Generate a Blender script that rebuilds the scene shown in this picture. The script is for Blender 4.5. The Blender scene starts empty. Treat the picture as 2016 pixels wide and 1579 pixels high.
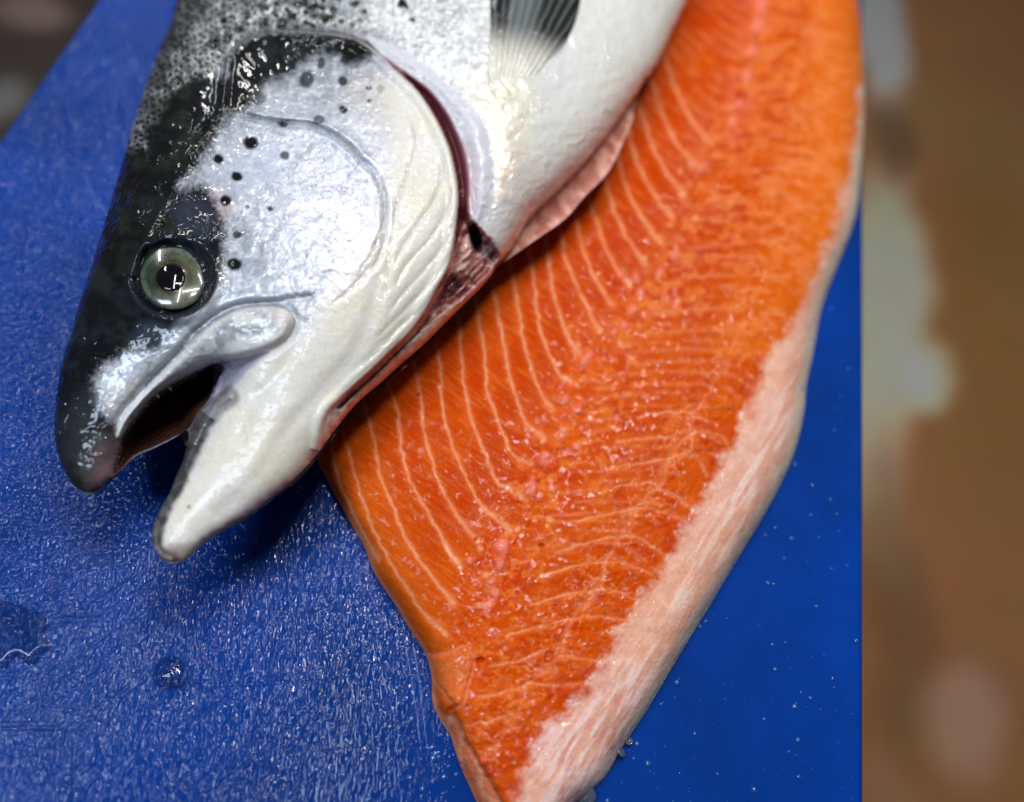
import bpy, math
import numpy as np
from mathutils import Vector, Matrix

# ------------------------------------------------------------------ camera, light, exposure
S = bpy.context.scene
FPX, CX, CY = 1570.0, 1008.0, 789.5          # lens in units of the picture's pixels
TILT, ROLL, DIST = math.radians(27.5), math.radians(13.2), 0.32
CAM = Vector((0, -DIST * math.sin(TILT), DIST * math.cos(TILT)))
ROT = Matrix.Rotation(TILT, 3, 'X') @ Matrix.Rotation(ROLL, 3, 'Z')
cam = bpy.data.objects.new('camera', bpy.data.cameras.new('camera'))
S.collection.objects.link(cam)
cam.matrix_world = Matrix.Translation(CAM) @ ROT.to_4x4()
cam.data.sensor_width = 36
cam.data.lens = FPX / 2016 * 36
cam.data.clip_start, cam.data.clip_end = 0.005, 50
cam.data.dof.use_dof = True
cam.data.dof.focus_distance = 0.272
cam.data.dof.aperture_fstop = 3.1
S.camera = cam

w = bpy.data.worlds.new('World'); S.world = w; w.use_nodes = True
w.node_tree.nodes['Background'].inputs[0].default_value = (0.80, 0.90, 1.0, 1)
w.node_tree.nodes['Background'].inputs[1].default_value = 0.04
S.view_settings.view_transform = 'Standard'
S.view_settings.look = 'None'
S.view_settings.exposure = 0.08
S.view_settings.gamma = 1.0

def lamp(name, loc, aim, sx, sy, power, color, spin=0.0):
    l = bpy.data.lights.new(name, 'AREA'); l.shape = 'RECTANGLE'
    l.size, l.size_y, l.energy, l.color = sx, sy, power, color
    o = bpy.data.objects.new(name, l); S.collection.objects.link(o)
    q = (Vector(aim) - Vector(loc)).to_track_quat('-Z', 'Y')
    o.matrix_world = Matrix.Translation(loc) @ (q.to_matrix() @ Matrix.Rotation(spin, 3, 'Z')).to_4x4()
    return o
lamp('unseen_tube', (-0.02, 0.50, 1.25), (0, 0, 0), 0.72, 0.035, 5.0, (1.0, 0.97, 0.92), math.radians(18))
lamp('unseen_tube', (-0.42, 0.35, 1.3), (-0.05, 0, 0), 1.1, 0.03, 4.0, (1.0, 0.98, 0.95), math.radians(60))
lamp('unseen_tube', (0.15, 0.34, 1.25), (0.05, 0, 0), 0.24, 0.06, 4.5, (1.0, 0.97, 0.9), math.radians(30))  # added strip out of view, put in for glints on the fillet
lamp('unseen_tube', (0.15, 1.0, 1.25), (0, 0, 0), 0.55, 0.04, 4.0, (1.0, 0.97, 0.9), math.radians(-10))  # added far strip, unseen, for glints on upper fillet and belly
lamp('unseen_tube', (-1.6, 1.5, 1.0), (-0.1, 0, 0), 0.8, 0.05, 5.0, (1.0, 0.98, 0.95), math.radians(80))  # added side strip, unseen, for highlights along the dark crown
lamp('window_light', (-0.68, -0.27, 1.2), (-0.05, 0, 0), 0.30, 0.46, 8.0, (0.66, 0.82, 1.0), 0)

# ------------------------------------------------------------------ field helpers (numpy)
def lin(r, g, b):
    c = np.array([r, g, b], float) / 255
    return np.where(c <= 0.04045, c / 12.92, ((c + 0.055) / 1.055) ** 2.4)
R3 = np.array(ROT)
C3 = np.array(CAM)
def P(u, v, z):
    """the point of the place at height z (metres) on the line of sight through (u, v)"""
    u = np.asarray(u, float); v = np.asarray(v, float); z = np.broadcast_to(z, u.shape)
    d = np.stack([(u - CX) / FPX, -(v - CY) / FPX, -np.ones_like(u)], -1) @ R3.T
    t = (z - C3[2]) / d[..., 2]
    return C3 + d * t[..., None]
def spline(pts, closed=False, n=8):
    p = np.array(pts, float)
    if closed: q = np.vstack([p[-1], p, p[0], p[1]])
    else: q = np.vstack([2 * p[0] - p[1], p, 2 * p[-1] - p[-2]])
    out = []
    t = np.linspace(0, 1, n, endpoint=False)[:, None]
    for i in range(len(q) - 3):
        a, b, c, d = q[i:i + 4]
        out.append(0.5 * ((2 * b) + (c - a) * t + (2 * a - 5 * b + 4 * c - d) * t ** 2 + (3 * b - a - 3 * c + d) * t ** 3))
    out = np.vstack(out)
    return out if closed else np.vstack([out, p[-1]])
def dist(U, V, c, closed=False, lim=1e9, want_t=False):
    """distance to a curve (and where along it, 0..1)"""
    c = np.asarray(c, float)
    if closed: c = np.vstack([c, c[:1]])
    D = np.full(U.shape, float(lim)); T = np.zeros(U.shape)
    box = (U > c[:, 0].min() - lim) & (U < c[:, 0].max() + lim) & (V > c[:, 1].min() - lim) & (V < c[:, 1].max() + lim)
    u, v = U[box], V[box]
    best = np.full(u.shape, float(lim) ** 2); bt = np.zeros(u.shape)
    m = len(c) - 1
    for i in range(m):
        ax, ay = c[i]; dx, dy = c[i + 1] - c[i]; L = dx * dx + dy * dy + 1e-9
        t = np.clip(((u - ax) * dx + (v - ay) * dy) / L, 0, 1)
        e = (u - ax - t * dx) ** 2 + (v - ay - t * dy) ** 2
        k = e < best
        best = np.where(k, e, best); bt = np.where(k, (i + t) / m, bt)
    D[box] = np.sqrt(best); T[box] = bt
    return (D, T) if want_t else D
def inside(U, V, c):
    r = np.zeros(U.shape, bool)
    n = len(c)
    for i in range(n):
        x1, y1 = c[i]; x2, y2 = c[(i + 1) % n]
        if y1 == y2: continue
        k = ((y1 > V) != (y2 > V)) & (U < (x2 - x1) * (V - y1) / (y2 - y1) + x1)
        r ^= k
    return r
def sd(U, V, c, lim=400):
    """signed distance, positive inside a closed curve"""
    d = dist(U, V, c, True, lim)
    return np.where(inside(U, V, c), d, -d)
def ss(a, b, x):
    t = np.clip((x - a) / (b - a), 0, 1)
    return t * t * (3 - 2 * t)
def _h(ix, iy, seed):
    n = (ix.astype(np.int64) * 374761393 + iy.astype(np.int64) * 668265263 + seed * 1442695041) & 0x7fffffff
    n = ((n ^ (n >> 13)) * 1274126177) & 0x7fffffff
    return ((n ^ (n >> 16)) & 0xffff) / 65535.0
def vnoise(x, y, seed=0):
    ix, iy = np.floor(x), np.floor(y)
    fx, fy = x - ix, y - iy
    fx = fx * fx * fx * (fx * (fx * 6 - 15) + 10); fy = fy * fy * fy * (fy * (fy * 6 - 15) + 10)
    a, b = _h(ix, iy, seed), _h(ix + 1, iy, seed)
    c, d = _h(ix, iy + 1, seed), _h(ix + 1, iy + 1, seed)
    return (a + (b - a) * fx) * (1 - fy) + (c + (d - c) * fx) * fy
def fbm(x, y, seed=0, oct=4, gain=0.5):
    r = 0; a = 1; s = 0
    for o in range(oct):
        ca, sa = math.cos(0.7 * o), math.sin(0.7 * o)
        r = r + a * vnoise((x * ca - y * sa) * 2 ** o + 17.3 * o, (x * sa + y * ca) * 2 ** o - 9.1 * o, seed + o)
        s += a; a *= gain
    return r / s
def worley(x, y, seed=0, jit=0.8):
    ix, iy = np.floor(x), np.floor(y)
    f1 = np.full(x.shape, 9.0); f2 = np.full(x.shape, 9.0); idv = np.zeros(x.shape)
    for dx in (-1, 0, 1):
        for dy in (-1, 0, 1):
            cx, cy = ix + dx, iy + dy
            px = cx + 0.5 + jit * (_h(cx, cy, seed) - 0.5); py = cy + 0.5 + jit * (_h(cx, cy, seed + 7) - 0.5)
            d = np.hypot(x - px, y - py)
            n1 = d < f1
            f2 = np.where(n1, f1, np.minimum(f2, d)); idv = np.where(n1, _h(cx, cy, seed + 3), idv); f1 = np.where(n1, d, f1)
    return f1, f2, idv
def inflate(mask, cell, x0, y0, it=5000):
    """membrane blown up over a mask: returns a sampler of sqrt(phi), 0 at the rim"""
    f = np.zeros(mask.shape); m = mask.astype(float)
    # coarse to fine
    for lev in (4, 2, 1):
        mm = m[::lev, ::lev]; g = f[::lev, ::lev].copy() if lev == 4 else None
        if lev != 4:
            g = np.repeat(np.repeat(prev, 2, 0), 2, 1)[:mm.shape[0], :mm.shape[1]]
        for k in range(it // (1 if lev == 4 else 4)):
            s = np.zeros_like(g)
            s[1:-1, 1:-1] = 0.25 * (g[2:, 1:-1] + g[:-2, 1:-1] + g[1:-1, 2:] + g[1:-1, :-2]) + 0.25 * (lev * cell) ** 2
            g = s * mm
        prev = g
    def sample(u, v):
        x = np.clip((u - x0) / cell, 0, g.shape[1] - 1.001); y = np.clip((v - y0) / cell, 0, g.shape[0] - 1.001)
        ix, iy = x.astype(int), y.astype(int); fx, fy = x - ix, y - iy
        a = (g[iy, ix] * (1 - fx) + g[iy, ix + 1] * fx) * (1 - fy) + (g[iy + 1, ix] * (1 - fx) + g[iy + 1, ix + 1] * fx) * fy
        return a
    return sample
def sheet(outline, step):
    """grid over a closed outline, its rim snapped onto the outline: u, v, quads"""
    x0, y0 = outline.min(0) - step; x1, y1 = outline.max(0) + step
    gx = np.arange(x0, x1 + step, step); gy = np.arange(y0, y1 + step, step)
    U, V = np.meshgrid(gx, gy)
    ins = inside(U, V, outline)
    cell = ins[:-1, :-1] | ins[1:, :-1] | ins[:-1, 1:] | ins[1:, 1:]
    use = np.zeros(U.shape, bool)
    use[:-1, :-1] |= cell; use[1:, :-1] |= cell; use[:-1, 1:] |= cell; use[1:, 1:] |= cell
    idx = np.full(U.shape, -1); idx[use] = np.arange(use.sum())
    out = use & ~ins
    pu, pv = U[out], V[out]
    c = np.vstack([outline, outline[:1]])
    best = np.full(pu.shape, 1e18); qu = pu.copy(); qv = pv.copy()
    for i in range(len(c) - 1):
        a = c[i]; d = c[i + 1] - a; L = (d ** 2).sum() + 1e-9
        t = np.clip(((pu - a[0]) * d[0] + (pv - a[1]) * d[1]) / L, 0, 1)
        ex, ey = a[0] + t * d[0], a[1] + t * d[1]
        e = (ex - pu) ** 2 + (ey - pv) ** 2
        k = e < best
        best = np.where(k, e, best); qu = np.where(k, ex, qu); qv = np.where(k, ey, qv)
    U[out], V[out] = qu, qv
    jj, ii = np.nonzero(cell)
    F = np.stack([idx[jj + 1, ii], idx[jj + 1, ii + 1], idx[jj, ii + 1], idx[jj, ii]], -1)
    return U[use], V[use], F
def mesh(name, co, faces, mat, parent=None, attrs=None, smooth=True):
    co = np.asarray(co, float); faces = np.asarray(faces)
    me = bpy.data.meshes.new(name)
    n, k = faces.shape
    me.vertices.add(len(co)); me.vertices.foreach_set('co', co.ravel())
    me.loops.add(n * k); me.loops.foreach_set('vertex_index', faces.ravel().astype(np.int32))
    me.polygons.add(n); me.polygons.foreach_set('loop_start', np.arange(0, n * k, k, dtype=np.int32))
    me.polygons.foreach_set('use_smooth', np.full(n, smooth))
    me.update(calc_edges=True)
    for an, a in (attrs or {}).items():
        if a.ndim == 2:
            at = me.attributes.new(an, 'FLOAT_COLOR', 'POINT')
            at.data.foreach_set('color', np.hstack([a, np.ones((len(a), 1))]).ravel().astype(np.float32))
        else:
            at = me.attributes.new(an, 'FLOAT', 'POINT'); at.data.foreach_set('value', a.astype(np.float32))
    me.materials.append(mat)
    me.validate()
    o = bpy.data.objects.new(name, me); S.collection.objects.link(o)
    if parent: o.parent = parent; o.matrix_parent_inverse = Matrix.Translation(-parent.location)
    return o
def root(name, loc, label, cat, group=None):
    o = bpy.data.objects.new(name, None); S.collection.objects.link(o); o.location = loc
    o.empty_display_size = 0.02
    o['label'] = label; o['category'] = cat
    if group: o['group'] = group
    return o
class Paint:
    def __init__(s, U, V, rgb):
        s.U, s.V = U, V; s.c = np.tile(lin(*rgb), (len(U), 1)).astype(float)
        s.h = np.zeros(len(U))
    def put(s, m, rgb):
        m = np.clip(m, 0, 1)[:, None]; s.c = s.c * (1 - m) + lin(*rgb) * m
    def mul(s, f): s.c = s.c * (f[:, None] if f.ndim == 1 else f)
def blob(U, V, x, y, a, b=None, ang=0, soft=0.3):
    b = b or a; ca, sa = math.cos(math.radians(ang)), math.sin(math.radians(ang))
    dx, dy = U - x, V - y
    r = np.hypot((dx * ca + dy * sa) / a, (-dx * sa + dy * ca) / b)
    return 1 - ss(1 - soft, 1 + soft, r)

# ------------------------------------------------------------------ materials
def newmat(name):
    m = bpy.data.materials.new(name); m.use_nodes = True
    nt = m.node_tree; return m, nt, nt.nodes['Principled BSDF']
def N(nt, t, **kw):
    n = nt.nodes.new(t)
    for k, v in kw.items():
        if k in n.inputs: n.inputs[k].default_value = v
        else: setattr(n, k, v)
    return n
def noise(nt, scale, detail=3, rough=0.5, vec=None, dist=0.0):
    n = N(nt, 'ShaderNodeTexNoise'); n.inputs['Scale'].default_value = scale
    n.inputs['Detail'].default_value = detail; n.inputs['Roughness'].default_value = rough
    n.inputs['Distortion'].default_value = dist
    if vec is not None: nt.links.new(vec, n.inputs['Vector'])
    return n
def math_(nt, op, a, b):
    n = N(nt, 'ShaderNodeMath', operation=op)
    for i, x in enumerate((a, b)):
        if isinstance(x, (int, float)): n.inputs[i].default_value = x
        else: nt.links.new(x, n.inputs[i])
    return n.outputs[0]
def attr(nt, name):
    return N(nt, 'ShaderNodeAttribute', attribute_name=name)
def bump(nt, h, strength, dist, normal=None):
    b = N(nt, 'ShaderNodeBump'); b.inputs['Distance'].default_value = dist
    if isinstance(strength, float): b.inputs['Strength'].default_value = strength
    else: nt.links.new(strength, b.inputs['Strength'])
    nt.links.new(h, b.inputs['Height'])
    if normal is not None: nt.links.new(normal, b.inputs['Normal'])
    return b.outputs[0]
def organic(name, sss, radius, rough, coat, coat_rough, b_scale, b_dist, grain=0.08, coat_w=1.0, stretch=(1, 1, 1), ior=1.4, ribbons=False):
    """wet tissue: painted albedo, a rippled film of water on top"""
    m, nt, p = newmat(name)
    a = attr(nt, 'col'); tc = N(nt, 'ShaderNodeTexCoord')
    mp = N(nt, 'ShaderNodeMapping'); nt.links.new(tc.outputs['Object'], mp.inputs[0]); mp.inputs['Scale'].default_value = stretch
    g = noise(nt, 900, 3, 0.6, mp.outputs[0])
    hs = N(nt, 'ShaderNodeHueSaturation'); nt.links.new(a.outputs['Color'], hs.inputs['Color'])
    v = N(nt, 'ShaderNodeMapRange'); nt.links.new(g.outputs[0], v.inputs[0]); v.inputs[1].default_value = 0.3; v.inputs[2].default_value = 0.7
    v.inputs[3].default_value = 1 - grain; v.inputs[4].default_value = 1 + grain
    nt.links.new(v.outputs[0], hs.inputs['Value']); nt.links.new(hs.outputs[0], p.inputs['Base Color'])
    p.inputs['Subsurface Weight'].default_value = sss; p.inputs['Subsurface Radius'].default_value = radius
    p.inputs['Subsurface Scale'].default_value = 1.0
    p.inputs['Roughness'].default_value = rough; p.inputs['IOR'].default_value = ior
    cwn = math_(nt, 'MINIMUM', math_(nt, 'MULTIPLY', attr(nt, 'wet').outputs['Fac'], coat * 2.2), 1.0)
    if not ribbons:     # the film of water is broken up into small patches
        gm = N(nt, 'ShaderNodeMapRange'); nt.links.new(noise(nt, 330, 3, 0.6, mp.outputs[0]).outputs[0], gm.inputs[0]); gm.inputs[1].default_value = 0.54; gm.inputs[2].default_value = 0.59; gm.inputs[3].default_value = 0.03
        cwn = math_(nt, 'MULTIPLY', cwn, gm.outputs[0])
    p.inputs['Coat IOR'].default_value = 1.36 if ribbons else 1.5
    nt.links.new(cwn, p.inputs['Coat Weight']); p.inputs['Coat Roughness'].default_value = coat_rough
    p.inputs['Specular IOR Level'].default_value = 0.06 if ribbons else 0.02
    if ribbons:
        rb = noise(nt, 120, 1.5, 0.5, mp.outputs[0], 0.8); lo = noise(nt, 60, 2, 0.5, mp.outputs[0], 0.3); gate = noise(nt, 45, 1, 0.5, mp.outputs[0])
        a2 = math_(nt, 'ABSOLUTE', math_(nt, 'SUBTRACT', rb.outputs[0], 0.5), 0)
        rr = math_(nt, 'SUBTRACT', 1.0, math_(nt, 'MINIMUM', math_(nt, 'MULTIPLY', a2, 8.0), 1.0))
        gt = N(nt, 'ShaderNodeMapRange'); nt.links.new(gate.outputs[0], gt.inputs[0]); gt.inputs[1].default_value = 0.44; gt.inputs[2].default_value = 0.56
        hh = math_(nt, 'ADD', math_(nt, 'MULTIPLY', rr, gt.outputs[0]), math_(nt, 'MULTIPLY', lo.outputs[0], 2.2))
        hh = math_(nt, 'ADD', hh, math_(nt, 'MULTIPLY', noise(nt, 420, 2, 0.5, mp.outputs[0]).outputs[0], 0.06))
    else:
        n1 = noise(nt, b_scale, 2, 0.5, mp.outputs[0], 0.8); n2 = noise(nt, b_scale * 0.27, 2, 0.5, mp.outputs[0], 0.4)
        hh = math_(nt, 'ADD', n1.outputs[0], math_(nt, 'MULTIPLY', n2.outputs[0], 2.2))
    wv = attr(nt, 'wet')
    nb = bump(nt, hh, wv.outputs['Fac'], b_dist)
    nt.links.new(nb, p.inputs['Coat Normal'])
    nb2 = bump(nt, hh, math_(nt, 'MULTIPLY', wv.outputs['Fac'], 0.5), b_dist)
    nt.links.new(nb2, p.inputs['Normal'])
    mt = attr(nt, 'metal'); nt.links.new(mt.outputs['Fac'], p.inputs['Metallic'])
    return m
M_skin = organic('salmon_skin', 0.12, (0.004, 0.0025, 0.002), 0.46, 1.0, 0.03, 260, 0.0006, 0.05, ribbons=True)
M_flesh = organic('salmon_flesh', 0.16, (0.005, 0.0015, 0.0004), 0.5, 0.9, 0.05, 420, 0.0013, 0.07)
M_gut = organic('pink_tissue', 0.3, (0.005, 0.002, 0.0015), 0.4, 0.9, 0.08, 500, 0.0016, 0.08)

# ------------------------------------------------------------------ board, table, floor
def board_material():
    m, nt, p = newmat('blue_plastic')
    tc = N(nt, 'ShaderNodeTexCoord'); vec = tc.outputs['Object']
    big = noise(nt, 9, 4, 0.6, vec)
    cr = N(nt, 'ShaderNodeValToRGB'); nt.links.new(big.outputs[0], cr.inputs[0])
    cr.color_ramp.elements[0].position = 0.3; cr.color_ramp.elements[0].color = (0.0, 0.023, 0.15, 1)
    cr.color_ramp.elements[1].position = 0.75; cr.color_ramp.elements[1].color = (0.0, 0.044, 0.33, 1)
    nt.links.new(cr.outputs[0], p.inputs['Base Color'])
    # pebbled grain, drawn out along the board in places
    m0 = N(nt, 'ShaderNodeMapping'); nt.links.new(vec, m0.inputs[0]); m0.inputs['Rotation'].default_value = (0, 0, math.radians(-15))
    mp = N(nt, 'ShaderNodeMapping'); nt.links.new(m0.outputs[0], mp.inputs[0]); mp.inputs['Scale'].default_value = (1.3, 0.42, 1)
    def ridged(n):      # thin raised creases, as embossed leather
        a = math_(nt, 'ABSOLUTE', math_(nt, 'SUBTRACT', n.outputs[0], 0.5), 0)
        return math_(nt, 'SUBTRACT', 1.0, math_(nt, 'MINIMUM', math_(nt, 'MULTIPLY', a, 5.0), 1.0))
    class O: pass
    peb = O(); peb.outputs = [ridged(noise(nt, 330, 2, 0.5, vec, 0.5))]; stk = O(); stk.outputs = [ridged(noise(nt, 400, 2, 0.5, mp.outputs[0], 0.4))]
    sel = N(nt, 'ShaderNodeMapRange'); sx = N(nt, 'ShaderNodeSeparateXYZ'); nt.links.new(vec, sx.inputs[0])
    nt.links.new(math_(nt, 'ADD', sx.outputs[0], math_(nt, 'MULTIPLY', math_(nt, 'SUBTRACT', big.outputs[0], 0.5), 0.1)), sel.inputs[0])
    sel.inputs[1].default_value = -0.16; sel.inputs[2].default_value = -0.09
    mx = N(nt, 'ShaderNodeMix'); nt.links.new(sel.outputs[0], mx.inputs[0]); nt.links.new(peb.outputs[0], mx.inputs[2]); nt.links.new(stk.outputs[0], mx.inputs[3])
    und = noise(nt, 28, 2, 0.5, vec)
    hs_ = []
    for ang_, thr in ((38, 0.66), (-24, 0.67), (75, 0.675)):      # knife scratches
        m1 = N(nt, 'ShaderNodeMapping'); nt.links.new(vec, m1.inputs[0]); m1.inputs['Rotation'].default_value = (0, 0, math.radians(ang_))
        m2 = N(nt, 'ShaderNodeMapping'); nt.links.new(m1.outputs[0], m2.inputs[0]); m2.inputs['Scale'].default_value = (1, 0.035, 1)
        k = N(nt, 'ShaderNodeMapRange'); nt.links.new(noise(nt, 420, 1, 0.5, m2.outputs[0]).outputs[0], k.inputs[0]); k.inputs[1].default_value = thr; k.inputs[2].default_value = thr + 0.03; k.inputs[4].default_value = -1.2
        hs_.append(k.outputs[0])
    cut = math_(nt, 'ADD', math_(nt, 'ADD', hs_[0], hs_[1]), hs_[2])
    h = math_(nt, 'ADD', math_(nt, 'ADD', mx.outputs[0], cut), math_(nt, 'MULTIPLY', und.outputs[0], 1.6))
    # smoother (dry, worn) on the right half
    st = N(nt, 'ShaderNodeMapRange'); nt.links.new(math_(nt, 'ADD', sx.outputs[0], math_(nt, 'MULTIPLY', und.outputs[0], 0.02)), st.inputs[0])
    st.inputs[1].default_value = -0.05; st.inputs[2].default_value = 0.03; st.inputs[3].default_value = 0.42; st.inputs[4].default_value = 0.08
    nb = bump(nt, h, st.outputs[0], 0.0009)
    nt.links.new(nb, p.inputs['Normal']); nt.links.new(nb, p.inputs['Coat Normal'])
    p.inputs['Roughness'].default_value = 0.6; p.inputs['Coat Weight'].default_value = 0.5; p.inputs['Coat Roughness'].default_value = 0.03; p.inputs['Coat IOR'].default_value = 1.45; p.inputs['Specular IOR Level'].default_value = 0.04
    return m
# plan of the board: long edges run along +y; the left one and the right one show in the picture
eR0, eR1 = P(1700, 1579, 0), P(1702, 0, 0)
eL0, eL1 = P(0, 268, 0), P(192, 0, 0)
xR = float((eR0[0] + eR1[0]) / 2); xL = float((eL0[0] + eL1[0]) / 2)
y0, y1, TH = -0.24, 0.62, 0.022
def slab(name, x0, x1, y0, y1, z0, z1, mat, parent=None, bev=0.003, seg=4):
    import bmesh
    bm = bmesh.new(); bmesh.ops.create_cube(bm, size=1)
    for v in bm.verts:
        v.co = Vector(((x0 + x1) / 2 + v.co.x * (x1 - x0), (y0 + y1) / 2 + v.co.y * (y1 - y0), (z0 + z1) / 2 + v.co.z * (z1 - z0)))
    if bev: bmesh.ops.bevel(bm, geom=bm.edges[:], offset=bev, segments=seg, affect='EDGES', profile=0.5)
    me = bpy.data.meshes.new(name); bm.to_mesh(me); bm.free(); me.materials.append(mat)
    me.polygons.foreach_set('use_smooth', np.full(len(me.polygons), bev > 0)) if bev else None
    o = bpy.data.objects.new(name, me); S.collection.objects.link(o)
    if parent: o.parent = parent
    return o
bd = slab('cutting_board', xL, xR, y0, y1, -TH, 0, board_material(), bev=0.0025)
mod = bd.modifiers.new('n', 'WEIGHTED_NORMAL'); mod.keep_sharp = False
bd['label'] = 'wet blue plastic cutting board with pebbled grain under the salmon'; bd['category'] = 'cutting board'

ms, nt, p = newmat('brushed_steel'); p.inputs['Base Color'].default_value = (0.45, 0.45, 0.46, 1); p.inputs['Metallic'].default_value = 1; p.inputs['Roughness'].default_value = 0.35
tb = slab('table', xL + 0.03, xR - 0.03, y0 + 0.03, y1 - 0.03, -0.9, -TH, ms, bev=0.002, seg=2); tb['kind'] = 'structure'

mf, nt, p = newmat('floor_tiles')
a = attr(nt, 'col'); tc = N(nt, 'ShaderNodeTexCoord'); g = noise(nt, 14, 4, 0.6, tc.outputs['Object'])
mx = N(nt, 'ShaderNodeMix', data_type='RGBA', blend_type='MULTIPLY'); mx.inputs[0].default_value = 0.25
nt.links.new(a.outputs['Color'], mx.inputs[6]); nt.links.new(g.outputs['Color'], mx.inputs[7]); nt.links.new(mx.outputs[2], p.inputs['Base Color'])
p.inputs['Roughness'].default_value = 0.45
gx, gy = np.meshgrid(np.linspace(-4, 5, 451), np.linspace(-3, 6, 451))
fx, fy = gx.ravel(), gy.ravel()
ZF = -0.92
def fpix(u, v): q = P(np.array(u, float), np.array(v, float), ZF); return float(q[0]), float(q[1])
pf = Paint(fx, fy, (126, 86, 54))
pf.mul(0.75 + 0.6 * fbm(fx * 2.2, fy * 2.2, 5))
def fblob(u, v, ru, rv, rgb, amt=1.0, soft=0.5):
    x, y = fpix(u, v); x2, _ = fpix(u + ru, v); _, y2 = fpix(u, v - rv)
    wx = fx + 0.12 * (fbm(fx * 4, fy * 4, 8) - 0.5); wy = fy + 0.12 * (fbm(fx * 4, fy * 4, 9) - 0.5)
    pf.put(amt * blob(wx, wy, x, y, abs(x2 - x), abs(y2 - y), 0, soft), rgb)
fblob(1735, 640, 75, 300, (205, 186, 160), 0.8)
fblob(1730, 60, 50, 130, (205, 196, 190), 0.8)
fblob(1840, 750, 50, 60, (232, 212, 180), 0.8)  # light reflected off the wet floor, painted into its colour
fblob(1900, 250, 150, 90, (130, 98, 62), 0.6)
fblob(1960, 600, 120, 300, (112, 84, 42), 0.6)
fblob(1740, 280, 40, 70, (90, 70, 48), 0.8)
fblob(1880, 1400, 70, 90, (150, 118, 100), 0.7)
fblob(1760, 1150, 60, 300, (92, 68, 44), 0.6)
fblob(1740, 1520, 60, 60, (140, 105, 80), 0.5)
fblob(40, 20, 500, 500, (48, 42, 40), 0.97)
fblob(60, 15, 70, 30, (120, 98, 92), 0.8)
fblob(10, 190, 40, 50, (110, 108, 106), 0.7)
q = np.arange(450 * 450); r_, c_ = q // 450, q % 450; b_ = r_ * 451 + c_
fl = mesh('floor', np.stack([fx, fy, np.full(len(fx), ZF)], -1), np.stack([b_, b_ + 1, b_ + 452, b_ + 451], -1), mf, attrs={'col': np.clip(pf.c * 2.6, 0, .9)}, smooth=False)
fl['kind'] = 'structure'

# ------------------------------------------------------------------ the whole salmon
CM = 0.01
out_pts = [(560,-420),(470,-260),(400,-120),(350,0),(332,50),(303,120),(286,170),(262,240),(240,320),(215,410),(190,490),(165,570),(141,650),
 (125,705),(112,770),(107,830),(110,880),(124,920),(143,953),(160,967),(176,970),(196,962),(216,944),(237,927),(266,899),(304,882),(342,863),(371,849),
 (361,903),(347,937),(332,975),(313,1008),(304,1031),(299,1055),(304,1079),(318,1100),(337,1107),(361,1100),(380,1084),(404,1062),(442,1038),
 (489,1012),(532,979),(575,946),(612,908),(633,882),(655,852),(701,795),(742,760),(787,719),(833,679),(874,638),(914,598),(950,562),(975,532),
 (1005,507),(1056,471),(1112,431),(1152,385),(1193,344),(1218,299),(1243,243),(1250,205),(1262,172),(1285,138),(1309,91),(1350,0),(1400,-130),(1450,-260),(1510,-420)]
OUT = spline(out_pts, True, 5)
cav_pts = [(430,716),(380,738),(332,763),(300,786),(264,828),(243,862),(233,895),(228,935),(266,899),(304,882),(342,863),(373,846),(392,812),(412,790),(428,752)]
CAV = spline(cav_pts, True, 4)
# white skin ends here; beyond it the pink cut belly wall
flap_in = [(1262,172),(1225,225),(1193,268),(1137,334),(1086,385),(1041,431),(1020,466),(998,500),(975,525)]
FLAP = spline([(1270,150)] + flap_in + [(975,532),(1005,507),(1056,471),(1112,431),(1152,385),(1193,344),(1218,299),(1243,243),(1252,205)], True, 4)
# gill cover rim
rim_pts = [(443,160),(446,115),(467,87),(506,66),(547,57),(599,59),(669,66),(706,77),(742,101),(776,132),(815,167),(842,201),(867,243),(887,288),(896,320),(904,365),
 (905,405),(900,456),(894,496),(884,532),(863,572),(838,618),(808,659),(772,694),(737,729),(701,762),(672,790),(640,830)]
RIM = spline(rim_pts, False, 5)
OPER = spline(rim_pts + [(600,960),(300,1300),(-100,1200),(-100,300),(200,230),(400,210)], True, 4)
SLIT = spline([(752,112),(790,135),(823,157),(853,182),(884,223),(904,263),(919,304),(926,355),(925,405),(929,440),(908,470),(897,500),(890,440),(896,400),(894,360),(880,300),(858,245),(830,200),(800,165)], True, 4)
THROAT = spline([(900,480),(912,440),(930,432),(950,450),(975,480),(985,505),(970,530),(945,558),(910,592),(865,625),(830,655),(790,690),(742,738),(700,778),(672,806),(662,800),(690,772),(737,732),(772,697),(808,662),(838,620),(863,575),(884,534)], True, 4)

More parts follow.
